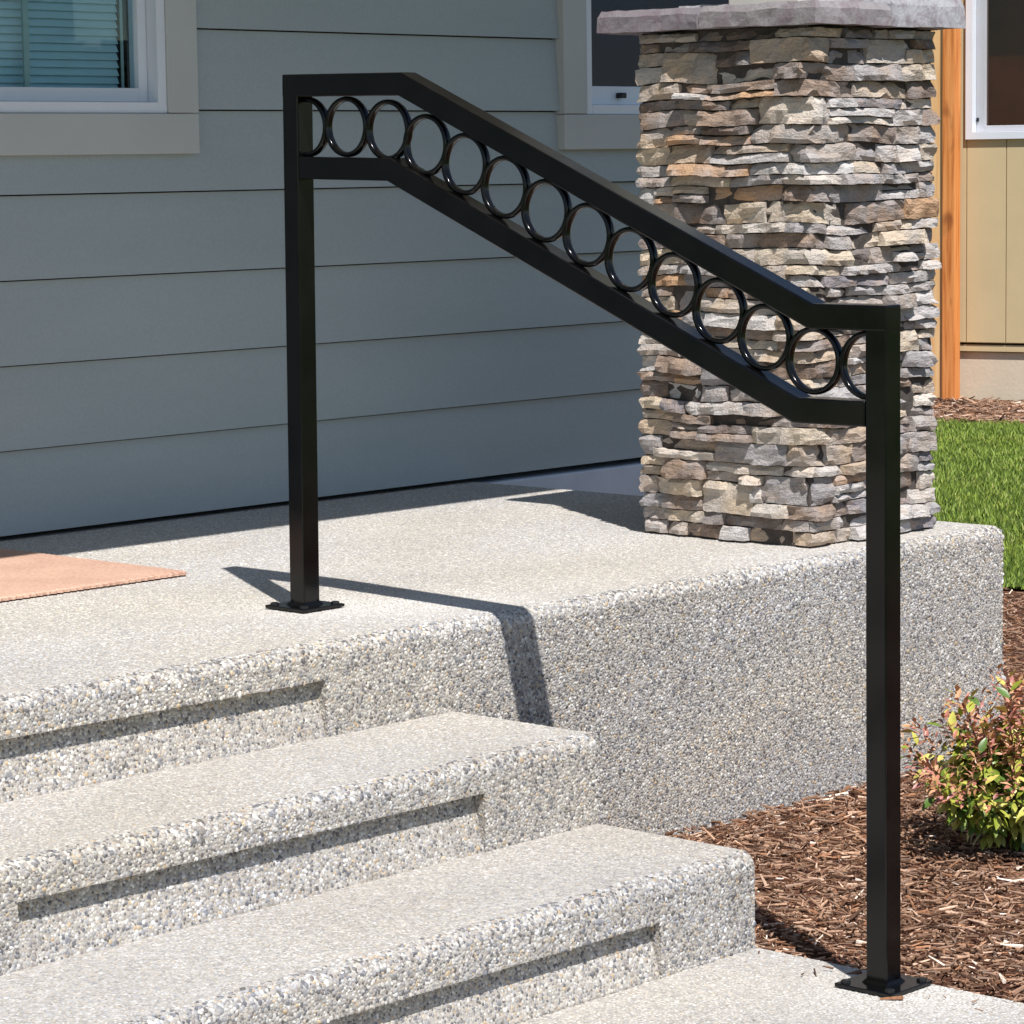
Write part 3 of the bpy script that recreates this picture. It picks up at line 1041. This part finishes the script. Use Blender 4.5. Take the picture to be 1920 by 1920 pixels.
post(-.005, .005, .006, 0, 0, ZL + OFF - TB + .009)['label'] = 'short post on the porch'
post(-.012, -D - .010, TW + .006, 0, -D, ZR + OFF - TB + .004)['label'] = 'long post on the path'
def plate(x, y, z, w_):
    p = bx('base_plate', MT['rail'], rail, x - w_, x + w_, y - w_, y + w_, z, z + .006, bevel=.0012)
    w = MB()
    r = TB + .0045
    for a in range(4):
        c, s_ = math.cos(a * math.pi / 2), math.sin(a * math.pi / 2)
        pts = [(-r, -r, 0), (r, -r, 0), (TB, -TB - .0004, .0055), (-TB, -TB - .0004, .0055)]
        q = [(x + c * u - s_ * v_, y + s_ * u + c * v_, z + .006 + h) for u, v_, h in pts]
        w.add(q, [(0, 1, 2, 3)])
    w.build('weld_bead', MT['rail'], p)
    for sx in (-1, 1):
        for sy in (-1, 1):
            v, f = [], []
            cxx, cyy = x + sx * (w_ - .013), y + sy * (w_ - .013)
            for zz, rr in ((z + .0061, .0085), (z + .0098, .0080), (z + .0108, .006)):
                for k in range(6):
                    v.append((cxx + rr * math.cos(k * math.pi / 3 + .3), cyy + rr * math.sin(k * math.pi / 3 + .3), zz))
            for L_ in range(2):
                for k in range(6):
                    f.append((L_ * 6 + k, L_ * 6 + (k + 1) % 6, L_ * 6 + 6 + (k + 1) % 6, L_ * 6 + 6 + k))
            f.append(tuple(range(12, 18)))
            mesh_obj('bolt', v, f, MT['bolt'], p)
plate(-.005, .005, 0.0025, .0535)
plate(-.012, -D - .010, TW + .0025, .0565)
def ring(cy, cz, a0=0.0, a1=2 * math.pi):
    full = abs(a1 - a0 - 2 * math.pi) < 1e-6
    n = 48 if full else 28
    R0, hr, hx, m = .0507, .0047, .0078, 10
    v, f = [], []
    cnt = n if full else n + 1
    for i in range(cnt):
        a = a0 + (a1 - a0) * i / n
        for j in range(m):
            b = 2 * math.pi * j / m
            # rounded bar section
            ex, er = math.cos(b), math.sin(b)
            sx = hx * math.copysign(abs(ex) ** .55, ex)
            sr = hr * math.copysign(abs(er) ** .55, er)
            v.append((sx, cy + (R0 + sr) * math.cos(a), cz + (R0 + sr) * math.sin(a)))
    for i in range(n):
        i2 = (i + 1) % cnt
        for j in range(m):
            j2 = (j + 1) % m
            f.append((i * m + j, i2 * m + j, i2 * m + j2, i * m + j2))
    if not full:
        f.append(tuple(range(m))); f.append(tuple(range(n * m + m - 1, n * m - 1, -1)))
    return mesh_obj('ring', v, f, MT['rail'], rail, smooth=True)
def midz(yy):
    if yy < YA: return ZL + .005 * (1 - yy / YA)
    if yy > YB: return ZR
    return ZL - (ZL - ZR) * (yy - YA) / (YB - YA)
RY = [.132, .239]
y = .3345
while len(RY) < 11:
    RY.append(y); y += .0958
RY.append(1.2005)
for yy in RY:
    ring(-yy, midz(yy) - (.006 if abs(yy - YA) < .07 else 0) + (.004 if abs(yy - YB) < .04 else 0))
h0 = ring(-.026, ZL + .004, math.pi / 2 - .14, 3 * math.pi / 2 + .14)
h1 = ring(-D + .027, ZR, -math.pi / 2 - .14, math.pi / 2 + .14)

# ------------------------------------------------------------------ doormat
def mat_outline(x0, x1, y0, y1, pitch=.0165, dep=.006):
    pts = []
    def run(ax, ay, bx_, by_, nx, ny):
        L = math.hypot(bx_ - ax, by_ - ay)
        n = int(L / pitch)
        for i in range(n):
            for k in range(4):
                t = (i + k / 4) / n
                d = dep * math.sin(math.pi * k / 4)
                pts.append((ax + (bx_ - ax) * t + nx * d, ay + (by_ - ay) * t + ny * d))
    run(x0, y0, x1, y0, 0, -1); run(x1, y0, x1, y1, 1, 0); run(x1, y1, x0, y1, 0, 1); run(x0, y1, x0, y0, -1, 0)
    return pts
pts = mat_outline(-.78, .160, .535, 1.14)
n = len(pts)
cx, cy = -.31, .84
V = [(x, y, .0035) for x, y in pts] + [(x, y, .0085) for x, y in pts] + [(cx + (x - cx) * .985, cy + (y - cy) * .98, .0115) for x, y in pts]
F = [(i, (i + 1) % n, n + (i + 1) % n, n + i) for i in range(n)] + [(n + i, n + (i + 1) % n, 2 * n + (i + 1) % n, 2 * n + i) for i in range(n)]
F.append(tuple(range(2 * n, 3 * n))); F.append(tuple(range(n - 1, -1, -1)))
dm = mesh_obj('doormat', V, F, MT['coir'])
tag(dm, 'peach tan coir doormat with scalloped edge lying on the porch', 'doormat')

# ------------------------------------------------------------------ neighbour's house and cedar post
nb = empty('neighbour_house', NA)
tag(nb, 'tan panel sided house with white framed window across the lawn', 'house')
def nbox(name, mat, parent, s0, s1, o0, o1, z0, z1, **kw):
    v = [npt(s, o_, z_) for z_ in (z0, z1) for o_ in (o1, o0) for s in (s0, s1)]
    return mesh_obj(name, v, [(0, 1, 3, 2), (4, 6, 7, 5), (0, 4, 5, 1), (2, 3, 7, 6), (0, 2, 6, 4), (1, 5, 7, 3)], mat, parent, **kw)
nbox('foundation', MT['tanfound'], nb, -2.0, 7, -.3, -.030, -.7, -.242)
nbox('skirt_board', MT['tan'], nb, -2.0, 7, -.3, -.010, -.238, -.200, bevel=.003)
gs = 0.0355
edges = [-2.0] + [gs + .227 * k for k in range(-8, 31)]
WS0, WS1, WZ0, WZ1 = .033, 1.25, .918, 2.3
for a, b in zip(edges[:-1], edges[1:]):
    z1 = 3.0
    if b > WS0 + .03 and a < WS1 - .03:
        nbox('siding_panel', MT['tan'], nb, a + .003, b - .003, -.1, 0, -.185, WZ0 + .02)
        nbox('siding_panel', MT['tan'], nb, a + .003, b - .003, -.1, 0, WZ1 - .02, z1)
    else:
        nbox('siding_panel', MT['tan'], nb, a + .003, b - .003, -.1, 0, -.185, z1)
nbox('wall_sheathing', MT['tan'], nb, -2.0, WS0 + .01, -.2, -.008, -.19, 2.99)
nbox('wall_sheathing', MT['tan'], nb, WS1 - .01, 7, -.2, -.008, -.19, 2.99)
nbox('wall_sheathing', MT['tan'], nb, WS0 + .01, WS1 - .01, -.2, -.008, -.19, WZ0 + .03)
nbox('wall_sheathing', MT['tan'], nb, WS0 + .01, WS1 - .01, -.2, -.008, WZ1 - .03, 2.99)
nbox('room_back', MT['brown'], nb, -1, 3, -.42, -.36, -.2, 2.9)
nbox('room_side', MT['room'], nb, -1.1, -1.0, -1.2, -.2, -.2, 2.9)
nbox('room_side', MT['room'], nb, 3.0, 3.1, -1.2, -.2, -.2, 2.9)
nbox('room_ceiling', MT['room'], nb, -1.1, 3.1, -1.2, -.2, 2.9, 2.95)
nr = nbox('roof', MT['roof'], nb, -3, 8, -6, .10, 3.0, 3.2)
fw = .042
mbw = [(WS0, WS0 + fw, WZ0, WZ1), (WS1 - fw, WS1, WZ0, WZ1), (WS0 + fw, WS1 - fw, WZ0, WZ0 + fw), (WS0 + fw, WS1 - fw, WZ1 - fw, WZ1)]
def nframe(name, mat, parent, rects, o0, o1, bevel):
    V, F = [], []
    for (s0, s1, z0, z1) in rects:
        k = len(V)
        V += [npt(s, o_, z_) for z_ in (z0, z1) for o_ in (o1, o0) for s in (s0, s1)]
        F += [tuple(i + k for i in q) for q in [(0, 1, 3, 2), (4, 6, 7, 5), (0, 4, 5, 1), (2, 3, 7, 6), (0, 2, 6, 4), (1, 5, 7, 3)]]
    return mesh_obj(name, V, F, mat, parent, bevel=bevel)
nw = nframe('window', MT['vinyl'], nb, mbw, -.05, .020, .002)
a, b, c, d = WS0 + fw + .001, WS1 - fw - .001, WZ0 + fw + .001, WZ1 - fw - .001
sw = .05
nframe('sash', MT['sashshade'], nw, [(a, a + sw, c, d), (b - sw, b, c, d), (a + sw, b - sw, c, c + .032), (a + sw, b - sw, d - sw, d)], -.09, -.035, .002)
nbox('pane', MT['glass2'], nw, a + sw - .005, b - sw + .005, -.066, -.062, c + .028, d - sw + .005)
nbox('weep_cover', MT['bolt'], nw, a + .004, a + .016, -.0345, -.028, c + .055, c + .075)

cp = empty('cedar_post', npt(-.04, .10, -.51))
tag(cp, 'orange stained cedar post standing upright in the mulch by the tan house', 'post')
nbox('post', MT['cedar'], cp, -.062, .012, .03, .12, -.56, 2.6, bevel=.004)
nbox('trim_board', MT['cedar2'], cp, -.150, -.0635, .05, .10, -.49, 2.6, bevel=.003)

# ------------------------------------------------------------------ mulch chips
CH = np.array([srgb(*c)[:3] for c in [(126, 97, 78), (150, 119, 98), (104, 76, 58), (172, 138, 113), (80, 58, 45), (200, 168, 144), (232, 214, 197), (150, 108, 80), (140, 116, 100)]])
CHW = np.array([16, 18, 14, 13, 12, 6, 2.2, 8, 8], float); CHW /= CHW.sum()
def chips(name, pts, zbase, lmin, lmax, label, spilled=None):
    m = len(pts)
    L = np.exp(rng.uniform(np.log(lmin), np.log(lmax), m)) / 2
    w = L * rng.uniform(.07, .20, m) + .0008
    S = np.stack([w * rng.uniform(.5, 1.1, m), w, L], 1)
    E = np.stack([rng.normal(math.pi / 2, .22, m), rng.normal(0, .5, m), rng.uniform(0, 6.28, m)], 1)
    z = zbase + rng.uniform(0, 1, m) * (.016 if spilled is None else np.where(spilled, .003, .016))
    P = np.stack([pts[:, 0], pts[:, 1], z], 1)
    k = rng.choice(len(CH), m, p=CHW)
    C = CH[k] * rng.uniform(.9, 1.5, m)[:, None]
    o = scatter(name, P, E, S, C, 'chip', MT['chip'])
    tag(o, label, 'mulch', kind='stuff')
    return o
def lawn_side(p):
    """> 0 on the lawn's side of the bed edge"""
    wob = .05 * np.sin(p[:, 0] * 5.0) + .03 * np.sin(p[:, 1] * 9)
    return (p[:, 0] - LE.x) * .937 + (p[:, 1] - LE.y) * .35 + wob
A_ = rng.uniform([.07, -2.6], [2.3, -PF - .01], (52000, 2))
B_ = rng.uniform([1.85, -PF], [4.4, 1.25], (19000, 2))
C_ = rng.uniform([2.3, -2.6], [4.3, -PF], (9000, 2))
P_ = np.concatenate([A_, B_, C_])
P_ = P_[lawn_side(P_) < 0]
spill = np.stack([.05 - np.abs(rng.normal(0, .06, 26)), rng.uniform(-2.0, -1.06, 26)], 1)      # a few kicked onto the path
spl = np.r_[np.zeros(len(P_), bool), np.ones(26, bool)]
chips('mulch_chips', np.concatenate([P_, spill]), np.where(spl, TW + .004, -.515), .007, .042, 'red brown bark mulch covering the bed beside the porch', spl)
s_ = rng.uniform(-2.2, 3.0, 9000); o_ = rng.uniform(.02, 1.42, 9000)
Q_ = np.array([NA.x, NA.y])[None] + s_[:, None] * np.array([ND.x, ND.y])[None] + o_[:, None] * np.array([NN.x, NN.y])[None]
chips('mulch_chips', Q_, -.508, .03, .085, 'narrow strip of bark mulch along the foot of the tan house')

# ------------------------------------------------------------------ grass
def blades(P, hmin, hmax, z):
    m = len(P)
    h = rng.uniform(hmin, hmax, m); w = rng.uniform(.0016, .0032, m)
    az = rng.uniform(0, 6.28, m); ln = rng.uniform(.1, .75, m) * h; la = rng.uniform(0, 6.28, m)
    dx, dy = np.cos(az) * w, np.sin(az) * w
    lx, ly = np.cos(la) * ln, np.sin(la) * ln
    x, y = P[:, 0], P[:, 1]
    zz = np.full(m, z)
    v = np.stack([np.stack([x - dx, y - dy, zz], 1), np.stack([x + dx, y + dy, zz], 1),
                  np.stack([x + dx * .8 + lx * .35, y + dy * .8 + ly * .35, zz + h * .6], 1),
                  np.stack([x - dx * .8 + lx * .35, y - dy * .8 + ly * .35, zz + h * .6], 1),
                  np.stack([x + lx, y + ly, zz + h * .98], 1)], 1)
    return v
pos = []
ss, oo = rng.uniform(-3.5, 4.0, 190000), rng.uniform(1.34, 7.9, 190000)
P_ = np.array([NA.x, NA.y])[None] + ss[:, None] * np.array([ND.x, ND.y])[None] + oo[:, None] * np.array([NN.x, NN.y])[None]
P_ = P_[(lawn_side(P_) > 0)]
far = (P_[:, 0] - LE.x)
V = blades(P_, .012, .030, -.502)
m = len(V)
me = bpy.data.meshes.new('grass')
me.vertices.add(m * 5)
me.vertices.foreach_set('co', V.reshape(-1).astype(np.float32))
b5 = np.arange(m)[:, None] * 5
quads = (b5 + np.array([[0, 1, 2, 3]])).ravel()
tris = (b5 + np.array([[3, 2, 4]])).ravel()
me.loops.add(m * 7)
me.loops.foreach_set('vertex_index', np.concatenate([quads, tris]).astype(np.int32))
me.polygons.add(m * 2)
me.polygons.foreach_set('loop_start', np.concatenate([np.arange(m) * 4, m * 4 + np.arange(m) * 3]).astype(np.int32))
me.update(calc_edges=True)
gc = np.array([(.20, .285, .045), (.235, .32, .055), (.28, .355, .065), (.34, .36, .12), (.15, .225, .038)])
c = gc[rng.choice(5, m, p=[.3, .3, .2, .07, .13])] * rng.uniform(.8, 1.2, m)[:, None]
at = me.attributes.new('col', 'FLOAT_COLOR', 'POINT')
c4 = np.ones((m, 5, 4), np.float32); c4[:, :, :3] = c[:, None, :]
at.data.foreach_set('color', c4.ravel())
me.materials.append(MT['grass'])
gr = bpy.data.objects.new('grass', me)
place(gr, None, Vector((0, 0, 0)))
tag(gr, 'bright green mown lawn between the porch and the tan house', 'grass', kind='stuff')

# ------------------------------------------------------------------ shrub
SB = Vector((1.005, -0.905, -0.515))
shrub = empty('shrub', SB)
tag(shrub, 'small leafy shrub with reddish new growth in the mulch bed', 'shrub')
def tube(path, r0, r1, name, mat, parent, m=6):
    v, f = [], []
    for i, p in enumerate(path):
        t = (path[min(i + 1, len(path) - 1)] - path[max(i - 1, 0)]).normalized()
        a = t.orthogonal().normalized(); b = t.cross(a)
        r = r0 + (r1 - r0) * i / (len(path) - 1)
        for k in range(m):
            q = p + a * r * math.cos(6.2832 * k / m) + b * r * math.sin(6.2832 * k / m)
            v.append(tuple(q))
    for i in range(len(path) - 1):
        for k in range(m):
            f.append((i * m + k, i * m + (k + 1) % m, (i + 1) * m + (k + 1) % m, (i + 1) * m + k))
    return mesh_obj(name, v, f, mat, parent, smooth=True)
def leaf_shape(L, W, fold=.25, droop=.25):
    pts, fs = [], []
    prof = [(0, .02), (.18, .55), (.42, 1.0), (.68, .78), (.88, .36), (1.0, .0)]
    for t, w in prof:
        zc = -droop * L * t * t
        pts += [(L * t, -W * w, zc + fold * W * w), (L * t, 0, zc), (L * t, W * w, zc + fold * W * w)]
    for i in range(len(prof) - 1):
        k = i * 3
        fs += [(k, k + 3, k + 4, k + 1), (k + 1, k + 4, k + 5, k + 2)]
    return pts, fs
LV = [leaf_shape(.035, .0078, .25, .2), leaf_shape(.030, .0074, .2, .35), leaf_shape(.025, .0052, .35, .25)]
LVm = []
for pts, fs in LV:
    me = bpy.data.meshes.new('leaf')
    me.from_pydata(pts, [], fs)
    me.polygons.foreach_set('use_smooth', [True] * len(fs))
    me.materials.append(MT['leaf'])
    LVm.append(me)
GRN = [srgb(*c) for c in [(138, 150, 52), (166, 170, 72), (112, 134, 50), (188, 184, 92), (84, 112, 46), (204, 190, 104)]]
RED = [srgb(*c) for c in [(184, 122, 102), (198, 138, 116), (168, 108, 98), (206, 158, 122), (180, 134, 92)]]
leaves = []     # (pos, direction matrix, variant, colour, scale)
sh = random.Random(21)
for i in range(120):
    az = sh.uniform(0, 6.2832)
    # upright shoots in the middle, arching ones round the rim
    lean = sh.uniform(.0, .55) if i % 2 else sh.uniform(.45, 1.15)
    H = sh.uniform(.25, .37) * (1.0 - .36 * min(lean, 1.1))
    dirh = Vector((math.cos(az), math.sin(az), 0))
    path = []
    for k in range(6):
        t = k / 5
        rad = min(.215, H * math.tan(min(lean, .98)) * .80) * (t ** 1.15)
        path.append(SB + Vector((sh.gauss(0, .004), sh.gauss(0, .004), 0)) + dirh * (rad + .012) + Vector((0, 0, H * (t ** .9) - (.10 * lean * t * t * H))))
    if i < 30: tube(path, .0034, .0014, 'stem', MT['stem'], shrub)
    nl = 34
    for q in range(nl):
        t = .22 + .78 * ((q + sh.random()) / nl) ** .75
        j = min(4, int(t * 5)); ft = t * 5 - j
        p = path[j].lerp(path[min(5, j + 1)], ft)
        tdir = (path[min(5, j + 1)] - path[j]).normalized()
        a2 = q * 2.4 + sh.uniform(-.4, .4)
        side = tdir.orthogonal().normalized()
        side = (Matrix.Rotation(a2, 3, tdir) @ side)
        up = sh.uniform(-.1, .6) if t < .8 else sh.uniform(.4, 1.8)
        dv = (side + tdir * up + Vector((0, 0, -.3 if t < .7 else .1))).normalized()
        zax = (Vector((0, 0, 1)) - dv * dv.z)
        if zax.length < .05: zax = Vector((1, 0, 0)) - dv * dv.x
        zax.normalize(); yax = zax.cross(dv)
        Rm = Matrix((dv, yax, zax)).transposed() @ Matrix.Rotation(sh.uniform(-.7, .7), 3, 'X')
        hz = p.z - SB.z
        red = (t > .73 and sh.random() < (.92 if hz > .13 else .5))
        colr = sh.choice(RED) if red else sh.choice(GRN if hz > .10 else GRN[:5])
        var = 2 if red else sh.choice([0, 0, 1])
        scl_ = sh.uniform(.6, 1.05) * (.92 if red else 1.12)
        pp = p + side * sh.uniform(.0, .014)
        if pp.z > SB.z + .012:
            leaves.append((pp, Rm, var, colr, scl_))
vd = (CAM - SB).normalized()
leaves.sort(key=lambda L: -((L[0] - SB).dot(vd) + .3 * (L[0].z - SB.z)))
singles, rest = leaves[:260], leaves[260:]
for (p, Rm, var, colr, sc_) in singles:
    o = bpy.data.objects.new('leaf', LVm[var])
    place(o, shrub, Vector((0, 0, 0)))
    o.matrix_basis = Matrix.Translation(p) @ Rm.to_4x4() @ Matrix.Scale(sc_, 4)
    o.color = colr
V, F, C = [], [], []
for (p, Rm, var, colr, sc_) in rest:
    pts, fs = LV[var]
    k = len(V)
    V += [tuple(p + Rm @ (Vector(q) * sc_)) for q in pts]
    F += [tuple(i + k for i in f) for f in fs]
    C += [colr] * len(pts)
fo = mesh_obj('foliage', V, F, MT['foliage'], shrub, smooth=True)
at = fo.data.attributes.new('col', 'FLOAT_COLOR', 'POINT')
at.data.foreach_set('color', np.array(C, np.float32).ravel())
fo['kind'] = 'stuff'
